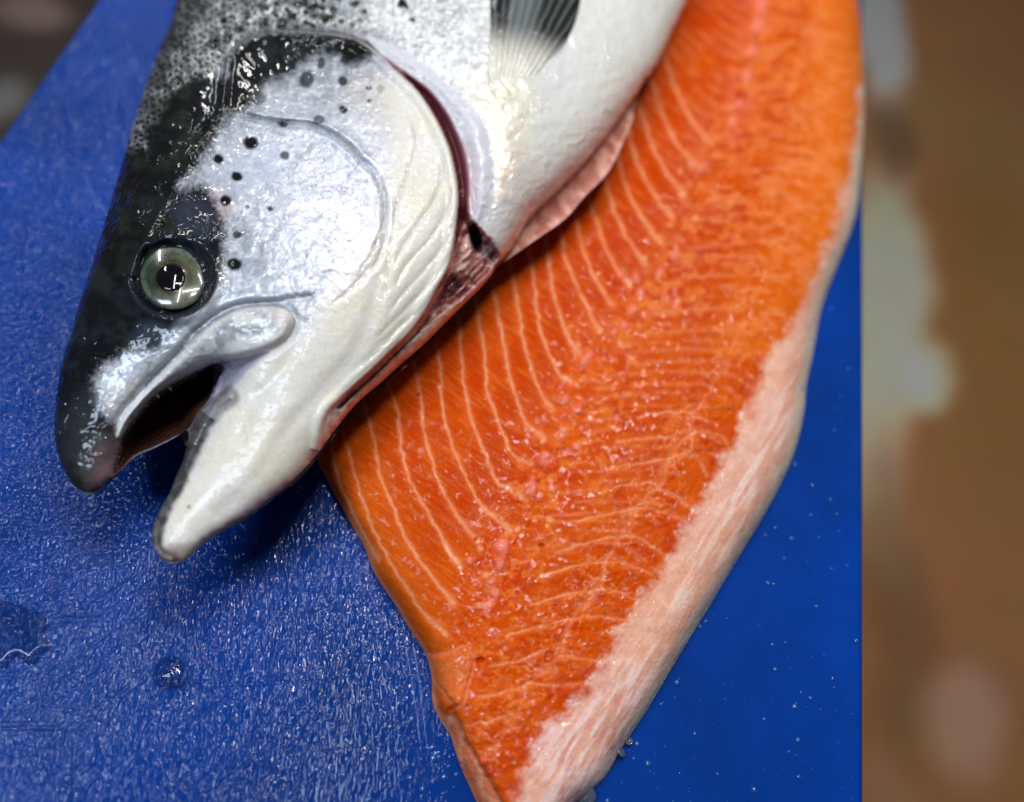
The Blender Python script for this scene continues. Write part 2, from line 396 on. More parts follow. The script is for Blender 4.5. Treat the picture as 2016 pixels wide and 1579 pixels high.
cell = 6.0
gx = np.arange(60, 1560, cell); gy = np.arange(-460, 1140, cell)
GU, GV = np.meshgrid(gx, gy)
big_out = spline([(640,-900)] + out_pts + [(1600,-900)], True, 4)
msk = inside(GU, GV, OUT) | (inside(GU, GV, big_out) & (GV < -300))
msk &= ~inside(GU, GV, CAV)
msk &= ~inside(GU, GV, FLAP)
phi = inflate(msk, cell, 60, -460)
def zmid(u, v):
    return 3.5 + 0 * u
def rimside(u, v):
    """signed distance from the gill-cover rim: positive on the cover"""
    return sd(u, v, OPER, 60)
EYE = (340, 546)
def fishz(u, v, detail=True):
    """height of the upper surface in cm"""
    f = np.sqrt(np.maximum(phi(u, v), 0)) / 262.0
    f = f / (1 + 0.25 * f)
    z = zmid(u, v) + 4.0 * f
    cav = sd(u, v, CAV, 60); z = np.where(cav > 0, zmid(u, v) - 1.3 * ss(0, 34, cav) - 0.25, z)
    fl = sd(u, v, FLAP, 60); z = np.where(fl > 0, zmid(u, v) - 0.2 - 0.35 * ss(0, 25, fl), z)
    rs = rimside(u, v)
    cover = ss(-2, 6, rs)
    # plate lifts towards its free rim; the shoulder behind dips under it
    d, t = dist(u, v, RIM, False, 160, True)
    dip = (1 - cover) * (1 - ss(5, 120, d)) * ss(0, .16, t) * (1 - ss(.9, 1, t))
    z = z - 0.42 * dip
    z = z + 0.12 * cover * (1 - ss(0, 20, np.abs(rs - 10))) * (d < 60) * ss(0, .16, t)
    sl = sd(u, v, SLIT, 40); z = z - 0.7 * ss(0, 26, sl) * (1 - cover)
    th = sd(u, v, THROAT, 60); z = z - 0.45 * ss(0, 14, th)
    # muzzle narrows towards its tip
    return z
# --- build the body sheet
U, V, F = sheet(OUT, 2.3)
pt = Paint(U, V, (182, 185, 196))
z = fishz(U, V)
n_big = fbm(U / 60, V / 60, 11); n_mid = fbm(U / 18, V / 18, 12); n_fine = fbm(U / 5, V / 5, 13)
wu, wv = U + 26 * (fbm(U / 22, V / 22, 21) - 0.5), V + 26 * (fbm(U / 22, V / 22, 22) - 0.5)
re0 = np.hypot(U - 340, V - 546)
# silvery sheen, brushed along the cheek's curve
ang = fbm(U / 110, V / 110, 31) * 3
streak = fbm((U * np.cos(ang) + V * np.sin(ang)) / 34, (-U * np.sin(ang) + V * np.cos(ang)) / 5, 32)
pt.mul(0.70 + 0.60 * streak); pt.mul(0.84 + 0.32 * n_big); pt.put(ss(.52, .72, fbm(U / 9, V / 9, 33)) * .3, (120, 126, 140)); pt.put(ss(.55, .7, fbm(U / 14, V / 6, 34)) * .4, (236, 238, 250))
metal = np.full(len(U), 0.32)
# cream lower cheek, jaw and belly
cream = ss(-45, 45, sd(wu, wv, spline([(400,860),(470,720),(590,650),(680,560),(735,470),(760,380),(770,280),(745,180),(800,140),(870,220),(920,330),(925,480),(870,640),(690,860),(520,1080),(280,1160),(290,1010)], True), 120))
pt.put(cream, (218, 214, 208)); metal *= 1 - 0.85 * cream
pt.put(0.35 * cream * ss(0.45, 0.7, n_big), (214, 204, 176))
# shoulder and belly behind the cover
back = ss(-3, 3, -rimside(U, V)) * (U > 440)
shoulder = back * ss(640, 760, U + 0.3 * V)
pt.put(shoulder * 0.9, (214, 214, 214))
mot = ss(0.42, 0.62, fbm(U / 7, V / 11, 41))
pt.put(shoulder * mot * 0.55 * (1 - ss(900, 1010, U)), (160, 164, 170))
pt.put(shoulder * ss(0.5, 0.66, fbm(U / 6, V / 6, 43)) * 0.6 * (1 - ss(930, 1040, U)), (246, 247, 250))
creamy = shoulder * blob(U, V, 985, 250, 75, 120, 15, 0.6)
pt.put(creamy * 0.6, (222, 214, 188))
pt.put(shoulder * ss(1080, 1200, U + 0.2 * V) * 0.9, (222, 221, 216))
metal = np.where(shoulder > 0.5, 0.22 * (1 - ss(980, 1080, U)), metal)
pink = shoulder * ss(0, 60, 90 - dist(U, V, spline(flap_in), False, 95))
pt.put(pink * 0.45, (226, 204, 196))
pt.put(shoulder * blob(U, V, 975, 330, 60, 90, 0, .6) * ss(.4, .62, n_mid) * .6, (232, 205, 186))
# dark back and crown
DARK = spline([(200,-460),(500,-460),(480,-200),(420,-60),(350,40),(340,110),(440,150),(450,110),(510,62),(640,62),(735,82),(742,100),(690,128),(655,110),(620,112),(560,150),(520,165),(480,215),
 (450,225),(425,262),(402,300),(372,340),(352,372),(395,366),(420,395),(438,440),(443,480),(436,522),(418,562),(385,595),(361,616),(332,652),(304,682),(266,688),(236,700),(205,722),(186,752),(192,800),(214,822),(232,845),
 (236,880),(225,930),(180,990),(120,990),(60,860),(100,600),(200,200)], True, 4)
dk = ss(-20, 14, sd(wu * 0.5 + U * 0.5, wv * 0.5 + V * 0.5, DARK, 80) + 26 * (n_fine - .5) * (re0 > 110))
pt.put(ss(-60, 5, sd(wu, wv, DARK, 80)) * (1 - dk) * ss(.3, .6, n_mid) * .5, (84, 90, 98)); pt.put(dk, (14, 16, 20)); metal *= 1 - dk
pt.put(dk * ss(0.5, 0.75, n_big) * 0.4, (38, 44, 48))
pt.put(dk * ss(0.5, 0.7, fbm(U / 40, V / 40, 51)) * 0.45, (38, 46, 30))
pt.put(dk * ss(0.55, 0.7, n_mid) * 0.2, (48, 52, 58))
pt.put(dk * blob(U, V, 385, 425, 50, 38, 30, 0.5), (46, 50, 62))
pt.put(dk * blob(U, V, 300, 655, 42, 26, -30, 0.6) * 0.8, (52, 58, 72))
# soft grey transition and pinkish cheek patch
pt.put(blob(wu, wv, 425, 405, 34, 26, 60, 0.6) * (1 - dk) * 0.55, (205, 178, 180))
pt.put(blob(wu, wv, 495, 500, 55, 60, 0, 0.7) * (1 - dk) * 0.5 * ss(.35, .6, n_mid), (120, 126, 138))
pt.put(blob(wu, wv, 610, 150, 85, 55, 20, 0.6) * (1 - dk) * 0.55 * ss(.35, .65, n_mid), (120, 134, 140))
pt.put(blob(wu, wv, 730, 190, 55, 45, 20, 0.6) * 0.35, (186, 178, 164))
pt.put(blob(wu, wv, 650, 385, 120, 100, -25, 0.6) * 0.45 * ss(.35, .6, streak), (224, 228, 246))
pt.put(blob(wu, wv, 500, 330, 70, 50, -25, 0.6) * 0.35, (186, 196, 218))
# muzzle: silver patch, mottled tip
pt.put(ss(-6, 12, sd(wu, wv, spline([(196,742),(232,706),(262,716),(305,690),(350,664),(368,668),(330,716),(290,744),(240,812),(212,812),(196,780)], True), 60)) * (0.05 + 0.65 * ss(.42, .62, fbm(U / 16, V / 16, 61))), (176, 172, 166))
pt.put(blob(wu, wv, 200, 905, 34, 50, 20, 0.6) * 0.6, (96, 84, 90))
pt.put(blob(wu, wv, 214, 935, 22, 26, 20, 0.6) * 0.7, (120, 90, 96))
pt.put(blob(wu, wv, 160, 850, 40, 70, 10, 0.7) * 0.45, (58, 62, 66))
# cheek plate under the eye and the long upper-jaw plate
INF = spline([(368,664),(395,640),(430,615),(470,600),(520,592),(580,588),(550,578),(500,574),(450,578),(420,590),(385,620),(350,650),(310,690),(290,730),(300,738),(330,715)], True, 4)
m = ss(-5, 6, sd(U, V, INF, 50)); pt.put(m * 0.8, (176, 180, 190)); 
MAX_T = spline([(228,856),(240,822),(268,786),(300,752),(332,720),(361,690),(385,664),(418,638),(456,617),(494,606),(537,604),(565,611),(577,626),(575,645),(560,668),(532,686),(489,700),(427,714),(380,732),(332,758),(304,778),(276,806),(250,838),(236,862)], True, 4)
ms_ = sd(U, V, MAX_T, 60); m = ss(-2, 3, ms_)
pt.put(m, (206, 206, 206)); metal = metal * (1 - 0.8 * m)
pt.put(m * ss(.48, .62, n_mid) * blob(U, V, 470, 650, 110, 28, -20, .5) * .8, (140, 144, 150))
pt.put(m * ss(0, 60, U - 500) * .5, (216, 210, 204))
z += 0.13 * ss(-2, 14, ms_) + 0.03 * ss(0, 24, ms_); z -= 0.09 * ss(14, 0, np.abs(ms_ + 5))
pt.put(ss(7, 0, np.abs(ms_ + 4)) * 0.55 * (U > 285), (96, 88, 92))
pt.put(ss(6, 0, np.abs(sd(U, V, INF, 50))) * .3, (90, 92, 100))
# mouth lining and corner membrane
cv = sd(U, V, CAV, 60); m = ss(-4, 4, cv)
pt.put(m, (44, 26, 22)); metal *= 1 - m
pt.put(m * blob(U, V, 345, 820, 60, 30, -35, .6) * .6, (74, 44, 34))
pt.put(ss(8, 0, np.abs(cv)) * (U < 262) * .7, (120, 84, 88))
MEM = spline([(424,718),(470,708),(530,694),(500,720),(470,752),(440,782),(412,800),(402,806),(420,770)], True, 4)
mm_ = sd(U, V, MEM, 40); m = ss(-4, 6, mm_); pt.put(m * .85, (176, 168, 190)); z -= 0.5 * ss(-3, 20, mm_) 
# lower jaw: dark gum line, blotched chin
LJ = spline([(452,782),(425,800),(402,828),(386,860),(372,890),(356,925),(338,965),(318,1002),(305,1035),(301,1065),(312,1092),(334,1104)], False, 5)
dl, tl = dist(U, V, LJ, False, 40, True)
side = 1 - ss(0.5, 1, (sd(U, V, CAV, 60) > 0).astype(float))
pt.put(ss(26, 13, dl + 12 * (n_mid - .5)) * side * (0.95 - .4 * (tl < .15)), (34, 34, 38))
pt.put(ss(30, 8, dl) * .35 * side * ss(.35, .6, n_mid), (120, 120, 122))
z += 0.10 * ss(9, 0, dl) 
pt.put(blob(wu, wv, 350, 1092, 42, 20, -15, .6) * .65, (110, 92, 90))
pt.put(blob(U, V, 372, 998, 4) * .7, (110, 110, 90))
# ridge of the lower jaw and throat folds
for pts, a, wd in (([(760,480),(735,600),(700,690),(640,760),(560,850),(500,940),(430,1010)], -.05, 16), ([(600,640),(560,720),(500,790),(470,860)], -.05, 16),
                   ([(610,585),(570,590),(520,596),(470,600),(430,616),(380,655)], -.09, 8), ([(560,800),(540,860),(480,960)], .05, 22)):
    dd = dist(U, V, spline(pts), False, 60); z += a * np.exp(-(dd / wd) ** 2)
    if a < -.1: pt.put(np.exp(-(dd / 7) ** 2) * .45, (110, 108, 112))
# creases on the gill cover
crs = [[(800,225),(815,260),(812,300),(795,360),(775,430),(765,500),(760,560),(740,620)],[(872,290),(868,350),(850,400),(815,450),(785,500),(770,540)],[(890,350),(880,410),(845,470),(800,520),(770,580)],
 [(896,420),(880,470),(835,530),(790,580),(750,640)],[(893,490),(860,540),(815,590),(765,640),(735,670)],[(880,540),(835,600),(790,640),(745,690),(700,730)],[(850,590),(800,650),(750,700),(700,745),(660,780)],
 [(745,340),(760,400),(748,460),(725,510),(690,560)],[(745,440),(735,500),(700,560),(640,610)]]
for k, c in enumerate(crs):
    dd, tt = dist(U, V, spline(c), False, 40, True)
    fade = ss(0, .12, tt) * (1 - ss(.8, 1, tt))
    e = np.exp(-(dd / 3.2) ** 2) * fade
    pt.put(e * .34, (150, 136, 128)); z -= .018 * np.exp(-(dd / 5) ** 2) * fade
    z += .008 * np.exp(-((dd - 12) / 8) ** 2) * fade
# plate edge across the cheek (opercle / preopercle)
for c, a, wd in (([(470,226),(520,236),(560,242),(610,246),(650,262),(690,290),(712,318),(760,350)], .10, 7), ([(700,300),(742,350),(758,420),(748,500),(700,570)], .05, 10)):
    dd, tt = dist(U, V, spline(c), False, 40, True); fade = ss(0, .06, tt) * (1 - ss(.75, 1, tt))
    pt.put(np.exp(-(dd / 2.6) ** 2) * fade * .75 * a * 10, (70, 76, 82)); z -= a * np.exp(-(dd / wd) ** 2) * fade; z += a * .7 * np.exp(-((dd - 11) / 8) ** 2) * fade
# crown ridge
RDG = spline([(448,118),(442,170),(436,215),(405,262),(366,300),(372,330),(345,368),(318,410),(295,450),(275,490),(262,540)], False, 5)
dd = dist(U, V, RDG, False, 60); z += .07 * np.exp(-(dd / 7) ** 2) - .05 * np.exp(-((dd - 14) / 8) ** 2)
# rim of the cover: thin, translucent, reddish behind
rs = rimside(U, V); dr, tr = dist(U, V, RIM, False, 60, True)
pt.put(ss(9, 1, dr) * (rs > 0) * ss(.05, .3, tr) * .5, (206, 184, 172))
pt.put(ss(3.5, .5, dr) * .8 * (tr < .42), (24, 22, 24)); pt.put(ss(6, 1, dr) * .55 * (tr >= .42) * (tr < .95), (150, 110, 102))
CLE = spline([(716,66),(760,82),(803,101),(843,132),(884,167),(924,203),(955,238),(968,284),(975,344),(968,405),(950,440),(928,436),(926,355),(919,304),(904,263),(884,223),(853,182),(823,157),(776,128),(742,98)], True, 4)
cl = sd(U, V, CLE, 50); m = ss(-3, 4, cl) * (rs < 0)
pt.put(m, (206, 206, 214)); metal = metal * (1 - m); z += .14 * ss(0, 26, cl) * (rs < 0)
sl = sd(U, V, SLIT, 40); m = ss(-6, 8, sl) * (rs < 2); drs = dist(U, V, RIM, False, 60); pt.put(m, (176, 150, 164)); pt.put(m * ss(34, 12, drs), (140, 62, 76)); pt.put(m * ss(18, 4, drs), (84, 22, 30))
pt.put(ss(26, 0, dist(U, V, spline([(915,290),(930,350),(930,420)]), False, 40)) * (rs < 0) * .35, (170, 110, 128)); metal *= 1 - m
# torn throat: pink and dark red strands
th = sd(U, V, THROAT, 60); m = ss(-3, 5, th) * (rs < 1)
a_ = np.arctan2(1.0, -1.0); s1 = (U * .74 - V * .67); s2 = (U * .67 + V * .74)
str2 = fbm(s1 / 42, s2 / 6, 71)
pt.put(m, (186, 128, 122)); pt.put(m * ss(.48, .62, str2), (104, 40, 46)); pt.put(m * ss(.60, .7, fbm(U / 9, V / 9, 72)) * .7, (226, 190, 182)); metal *= 1 - m
z += m * (.28 * (str2 - .5) + .2 * (fbm(U / 12, V / 12, 73) - .5))
pt.put(blob(U, V, 936, 470, 11, 26, -12, .3), (40, 8, 14)); z -= .9 * blob(U, V, 936, 470, 9, 24, -12, .5)
pt.put(blob(wu, wv, 960, 492, 20, 16, 0, .5) * .7, (118, 96, 108))
pt.put(blob(wu, wv, 915, 505, 16, 45, 12, .4) * .85, (216, 176, 170)); z += .3 * blob(U, V, 915, 505, 15, 42, 12, .6)
pt.put(blob(wu, wv, 893, 560, 20, 22, 40, .5) * .75, (88, 44, 52))
pt.put(blob(U, V, 692, 799, 10, 8, 0, .4) * .8, (190, 80, 80))
# pink belly wall
fl = sd(U, V, FLAP, 60); m = ss(-4, 4, fl)
rib = fbm((U * .79 - V * .61) / 14, (U * .61 + V * .79) / 26, 75)
pt.put(m, (212, 146, 132)); pt.put(m * ss(.45, .62, rib) * .7, (234, 184, 168)); pt.put(m * ss(.56, .44, rib) * .35, (176, 92, 80)); metal *= 1 - m
z += m * .16 * (rib - .5)
dd = dist(U, V, spline([(655,852),(701,797),(742,762),(787,721),(833,681),(874,640),(914,600),(950,564),(985,524)]), False, 40)
pt.put(ss(11, 3, dd) * .8, (216, 150, 142))
# scales: rows of pearly rims round dark centres on the back, fading to silver on the flank
r = math.radians(28); a1 = (U * math.cos(r) + V * math.sin(r)); a2 = (-U * math.sin(r) + V * math.cos(r))
sz = 11 + 8 * ss(360, 600, U)
SC_REG = spline([(240,240),(290,250),(330,190),(400,150),(435,125),(460,80),(510,55),(600,50),(720,60),(760,90),(900,40),(960,-460),(200,-460)], True, 4)
sreg = ss(-16, 14, sd(wu, wv, SC_REG, 60) + 30 * (n_mid - .5))
f1, f2, idv = worley(a1 / 14 + .5 * (np.floor(a2 / 12) % 2), a2 / 12, 5, .38)
f1b, f2b, idb = worley(a1 / 22 + .5 * (np.floor(a2 / 17) % 2), a2 / 17, 6, .40)
k = ss(470, 560, U + .3 * (n_mid - .5) * 100)
f1 = np.where(k > .5, f1b, f1); f2 = np.where(k > .5, f2b, f2); idv = np.where(k > .5, idb, idv)
edge = f2 - f1
fl2 = ss(640, 760, U + 60 * (n_big - .5))
core = 1 - ss(.20, .40, f1 + .12 * (n_fine - .5)); ring = ss(.26, .40, f1) * ss(.05, .20, edge)
sw = sreg * (1 - fl2)
pt.put(sw * .97, (16, 18, 20)); pt.put(sw * ring * (.35 + .6 * ss(.1, .8, idv)) * (.5 + .5 * ss(.35, .6, fbm(U / 30, V / 30, 48))) * (.35 + .65 * ss(330, 520, U + .5 * V)), (226, 231, 232)); pt.put(sw * core * ss(.15, .5, idv), (12, 12, 14))
pt.put(sw * (1 - ss(300, 440, U + .6 * V)) * .6, (26, 28, 30))
pt.put(sreg * fl2 * ss(.14, .04, edge) * .35, (130, 136, 142)); pt.put(sreg * fl2 * ss(.62, .72, fbm(U / 9, V / 7, 49)) * .4, (84, 88, 94))
z += sreg * (.05 * ring - .02) * (1 - .6 * fl2)
for x, y, a, b, g in ((796,6,5,16,-35),(720,22,5,4,0),(812,40,6,3,20),(660,20,9,7,0),(590,8,11,8,0),(470,58,10,9,0),(440,42,8,8,0),(700,6,7,9,40),(790,8,8,6,0),(610,12,13,9,15),(555,45,10,12,0),(575,32,12,8,30),(640,33,16,9,15),(520,48,11,8,10),(423,84,13,15,0),(449,75,11,12,0),(487,30,10,8,0),(512,10,10,6,0),(540,24,8,6,0)):
    pt.put(blob(wu * .3 + U * .7, wv * .3 + V * .7, x, y, a, b, g, .35), (14, 14, 16))
# spots of the head
for x, y, a, b, s in ((495,281,15,13,1),(560,307,10,8,.8),(430,313,11,9,1),(466,348,11,9,1),(443,395,11,10,1),(487,407,4,4,.8),(531,412,6,5,.9),(467,463,8,7,.9),(463,519,16,12,1),
    (603,157,14,17,.85),(632,124,9,11,.8),(675,160,9,10,.9),(726,171,6,5,.9),(750,176,8,8,.3),(729,199,5,4,.9),(628,236,11,9,.75),(675,214,9,8,.95),(556,243,11,6,1),(508,193,17,15,.6),
    (550,118,12,10,.9),(487,100,13,11,.9),(553,80,14,9,.9),(265,445,10,12,.9),(303,315,9,12,.9),(693,98,12,24,.95),(437,197,12,10,.9),(378,318,13,12,.9),(315,440,13,11,.9),(372,206,16,8,.7),
    (355,258,10,9,.7),(232,484,8,12,.6),(510,140,16,9,.7),(322,248,10,9,.6),(285,350,9,12,.6),(205,610,7,10,.6)):
    q = blob(wu * .25 + U * .75 , wv * .25 + V * .75, x, y, a, b, 15, .3); pt.put(q * s, (15, 17, 19)); z -= .0 * q; metal *= 1 - q * s
# eye socket
re = np.hypot((U - EYE[0]) / 1.08, V - EYE[1])
z += .10 * np.exp(-((re - 82) / 12) ** 2) - .22 * ss(80, 62, re)
pt.put(ss(96, 84, re) * dk * .8, (24, 26, 32)); pt.put(ss(86, 78, re), (30, 34, 40)); metal *= 1 - ss(96, 84, re)
# ripples of slime and skin everywhere
z += .035 * (n_mid - .5) * (1 - m) * (1 - .7 * cream) + .010 * (n_fine - .5)
z += .05 * (fbm(U / 26, V / 26, 77) - .5) * (1 - .7 * cream)
pt.mul(.93 + .14 * n_fine)
wet = .45 + .2 * ss(.45, .65, fbm(U / 55, V / 55, 79)) + .25 * dk; wet = wet * (1 - .55 * cream * (1 - dk)); wet = wet + .3 * sreg + .3 * shoulder * (U < 1010)
wet = np.where(np.abs(dist(U, V, RDG, False, 30)) < 22, .9, wet)
top = P(U, V, z * CM)
# underside: mirrored, flatter, resting on the board
U2, V2, F2 = sheet(OUT, 14)
f = np.sqrt(np.maximum(phi(U2, V2), 0)) / 262.0; f = f / (1 + .25 * f)
lowr = (sd(U2, V2, CAV, 60) > -22) | (sd(U2, V2, FLAP, 60) > -22) | (sd(U2, V2, THROAT, 60) > -14)
z2 = np.maximum(zmid(U2, V2) - 4.6 * f - 0.12 - 1.75 * lowr, 0.05)
bot = P(U2, V2, (zmid(U2, V2) - .1 - 1.75 * lowr) * CM); bot[:, 2] = z2 * CM
co = np.vstack([top, bot]); FF = np.vstack([F, F2[:, ::-1] + len(top)])
nb = len(bot)
ug = np.tile(lin(190, 190, 190), (nb, 1))
salmon = root('salmon', (float(P(600, 500, 0)[0]), float(P(600, 500, 0)[1]), 0), 'whole silver salmon with black spots and open mouth lying across the orange fillet', 'fish')
body = mesh('body', co, FF, M_skin, salmon, {'col': np.vstack([np.clip(pt.c, 0, 1), ug]), 'metal': np.append(metal, np.zeros(nb)), 'wet': np.append(wet, np.full(nb, .3))})

def disc(cx, cy, rx, ry, zf, rings, segs, rmin=0.0):
    rr = np.linspace(rmin, 1, rings + 1); th = np.linspace(0, 2 * np.pi, segs, endpoint=False)
    Rg, Tg = np.meshgrid(rr, th, indexing='ij')
    u = cx + rx * Rg * np.cos(Tg); v = cy + ry * Rg * np.sin(Tg)
    F_ = []
    for i in range(rings):
        j = np.arange(segs); k = (j + 1) % segs
        F_.append(np.stack([i * segs + j, (i + 1) * segs + j, (i + 1) * segs + k, i * segs + k], -1))
    return u.ravel(), v.ravel(), Rg.ravel(), Tg.ravel(), np.vstack(F_)[:, ::-1]
# eye
ze = float(fishz(np.array([EYE[0]]), np.array([EYE[1]]))[0])
u, v, rr, tt, Fe = disc(EYE[0], EYE[1], 68, 63, None, 40, 96)
pe = Paint(u, v, (78, 100, 86))
nn = fbm(u / 9, v / 9, 91)
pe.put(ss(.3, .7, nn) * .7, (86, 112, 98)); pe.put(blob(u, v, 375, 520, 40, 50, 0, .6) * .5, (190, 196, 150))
pe.put(ss(.72, .86, rr) * (1 - ss(.88, .97, rr)) * (.3 + .7 * ss(.3, .7, fbm(tt * 3, rr, 94))), (170, 184, 172)); pe.put(ss(.90, .97, rr), (24, 28, 34))
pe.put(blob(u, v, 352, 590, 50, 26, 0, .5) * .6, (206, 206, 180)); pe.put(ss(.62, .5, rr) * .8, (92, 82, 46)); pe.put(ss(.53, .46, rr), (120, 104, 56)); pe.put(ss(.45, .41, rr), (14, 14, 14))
pe.mul(.08 + .34 * fbm(u / 3.5, v / 3.5, 92) * (.6 + .8 * fbm(u / 14, v / 14, 93)))
zz = ze - .16 + .30 * np.sqrt(np.maximum(1 - rr ** 2 * .92, 0))
me_, nt, pp = newmat('eye_gloss'); aa = attr(nt, 'col'); nt.links.new(aa.outputs['Color'], pp.inputs['Base Color']); pp.inputs['Roughness'].default_value = .2; pp.inputs['Coat Weight'].default_value = 1; pp.inputs['Coat Roughness'].default_value = .02; pp.inputs['Coat IOR'].default_value = 1.45
eye = mesh('eye', P(u, v, zz * CM), Fe, me_, salmon, {'col': pe.c})
u, v, rr, tt, Fe = disc(336, 547, 30, 27, None, 10, 48)
mk, nt, pp = newmat('pupil_black'); pp.inputs['Base Color'].default_value = (.003, .003, .004, 1); pp.inputs['Roughness'].default_value = .08; pp.inputs['Coat Weight'].default_value = 1; pp.inputs['Coat Roughness'].default_value = .01
pz = ze - .16 + .30 * np.sqrt(1 - np.minimum(((u - EYE[0]) / 68) ** 2 + ((v - EYE[1]) / 63) ** 2, 1) * .92) + .03 + .05 * (1 - rr ** 2) - .04 * ss(.9, 1, rr)
pu = mesh('pupil', P(u, v, pz * CM), Fe, mk, eye); pu.matrix_parent_inverse = Matrix.Identity(4); pu.parent = eye

# pectoral fin lying on the flank
FIN = spline([(968,-30),(1000,-60),(1080,-80),(1150,-60),(1143,0),(1132,45),(1108,90),(1075,125),(1045,160),(1010,185),(985,188),(970,182),(962,150),(960,110),(966,60)], True, 5)
u, v, Ff = sheet(FIN, 3)
pf_ = Paint(u, v, (96, 102, 104)); fd = sd(u, v, FIN, 80)
ray = np.sin((np.arctan2(u - 975, 260 - v)) * 95 + 2 * fbm(u / 20, v / 20, 95))
pf_.put(blob(u + 12 * (fbm(u / 12, v / 12, 96) - .5), v, 1108, 25, 50, 85, 12, .35), (34, 38, 38))
pf_.put(ss(26, 10, u - 960 - .14 * (190 - v) * 1 + 8 * (fbm(u / 9, v / 9, 97) - .5)), (30, 32, 36))
pf_.put(ss(60, 150, v + .25 * (1100 - u)), (214, 210, 200)); pf_.put(ss(0.5, 1, ray) * .25, (190, 190, 184))
zf = fishz(u, v) - .07 * ss(115, 180, v) + .03 + .10 * ss(0, 14, fd) * ss(190, 60, v) + .025 * ray + .05 * ss(30, 5, u - 962 - .14 * (190 - v))
fin = mesh('pectoral_fin', P(u, v, zf * CM), Ff, M_skin, salmon, {'col': pf_.c, 'metal': np.full(len(u), .05), 'wet': np.full(len(u), .6)})

# teeth of the upper jaw
mt_, nt, pp = newmat('tooth_ivory'); pp.inputs['Base Color'].default_value = (.62, .56, .52, 1); pp.inputs['Roughness'].default_value = .25; pp.inputs['Subsurface Weight'].default_value = .0
for i, (x, y, dx, dy) in enumerate([(232,846,12,4),(228,862,13,3),(224,880,14,2),(222,896,13,4),(216,914,15,4),(212,930,14,6),(262,812,9,9),(284,792,8,9),(308,775,7,9),(334,761,5,9)]):
    zb = float(fishz(np.array([x - 4.0]), np.array([float(y)]))[0]) + .06 if False else 3.55
    b0 = P(np.array([x - 3.0]), np.array([float(y)]), zb * CM)[0]; tip = P(np.array([x + dx * 1.0]), np.array([y + dy * 1.0]), (zb - .15) * CM)[0]
    ax = Vector(tip - b0); L = ax.length; qd = ax.to_track_quat('Z', 'Y').to_matrix()
    co_ = []; 
    for k, (rr_, s_) in enumerate(((.00075, -.2), (.0006, .3), (.00035, .7), (.00008, 1))):
        for j in range(8): co_.append(Vector(b0) + qd @ Vector((rr_ * math.cos(j * math.pi / 4), rr_ * math.sin(j * math.pi / 4), s_ * L)))
    F_ = [[k * 8 + j, k * 8 + (j + 1) % 8, (k + 1) * 8 + (j + 1) % 8, (k + 1) * 8 + j] for k in range(3) for j in range(8)]
    mesh('tooth', [tuple(c) for c in co_], F_, mt_, salmon)

# ------------------------------------------------------------------ the fillet
fo = [(625,903),(640,935),(652,962),(690,1030),(718,1078),(738,1130),(778,1190),(808,1240),(838,1288),(850,1335),(852,1385),(872,1425),(888,1450),(903,1500),(925,1548),(942,1585),(965,1625),(1010,1660),(1075,1640),(1130,1585),
 (1188,1532),(1225,1470),(1272,1400),(1331,1300),(1392,1200),(1450,1103),(1512,1000),(1560,900),(1581,820),(1587,760),(1600,700),(1618,605),(1650,520),(1683,430),(1695,330),(1701,220),(1697,110),(1690,0),(1665,-200),(1640,-420),
 (1270,-420),(1230,-200),(1180,-40),(1120,110),(1050,260),(930,420),(800,590),(690,740),(640,850)]
FO = spline(fo, True, 6)
gx = np.arange(560, 1780, cell); gy = np.arange(-480, 1720, cell); GU, GV = np.meshgrid(gx, gy)
fm = inside(GU, GV, FO)
phif = inflate(fm, cell, 560, -480, 3000)
MID = spline([(1540,-420),(1520,-100),(1500,0),(1462,150),(1400,280),(1310,480),(1235,580),(1160,700),(1115,800),(1075,905),(1045,960),(1010,1030),(985,1080),(965,1150),(945,1230),(930,1330)], False, 5)
SEC = spline([(1600,-100),(1590,100),(1570,300),(1530,450),(1480,590),(1442,682),(1417,736),(1388,781),(1363,830),(1347,863),(1314,905),(1298,954),(1260,999),(1219,1057),(1190,1110),(1162,1176),(1122,1222),(1100,1292),(1040,1348),(1010,1422),(958,1485)], False, 4)
BEL = spline([(1700,160),(1682,250),(1668,330),(1640,440),(1600,540),(1557,621),(1532,674),(1503,719),(1483,781),(1462,822),(1442,872),(1413,913),(1388,958),(1368,1003),(1347,1032),(1322,1078),(1298,1119),(1265,1164),(1234,1212),(1204,1258),(1190,1292),(1160,1335),(1141,1366),(1103,1403),(1060,1440),(1046,1485),(1025,1534),(1005,1590),(1000,1660),(1200,1700),(1800,1200),(1800,160)], True, 4)
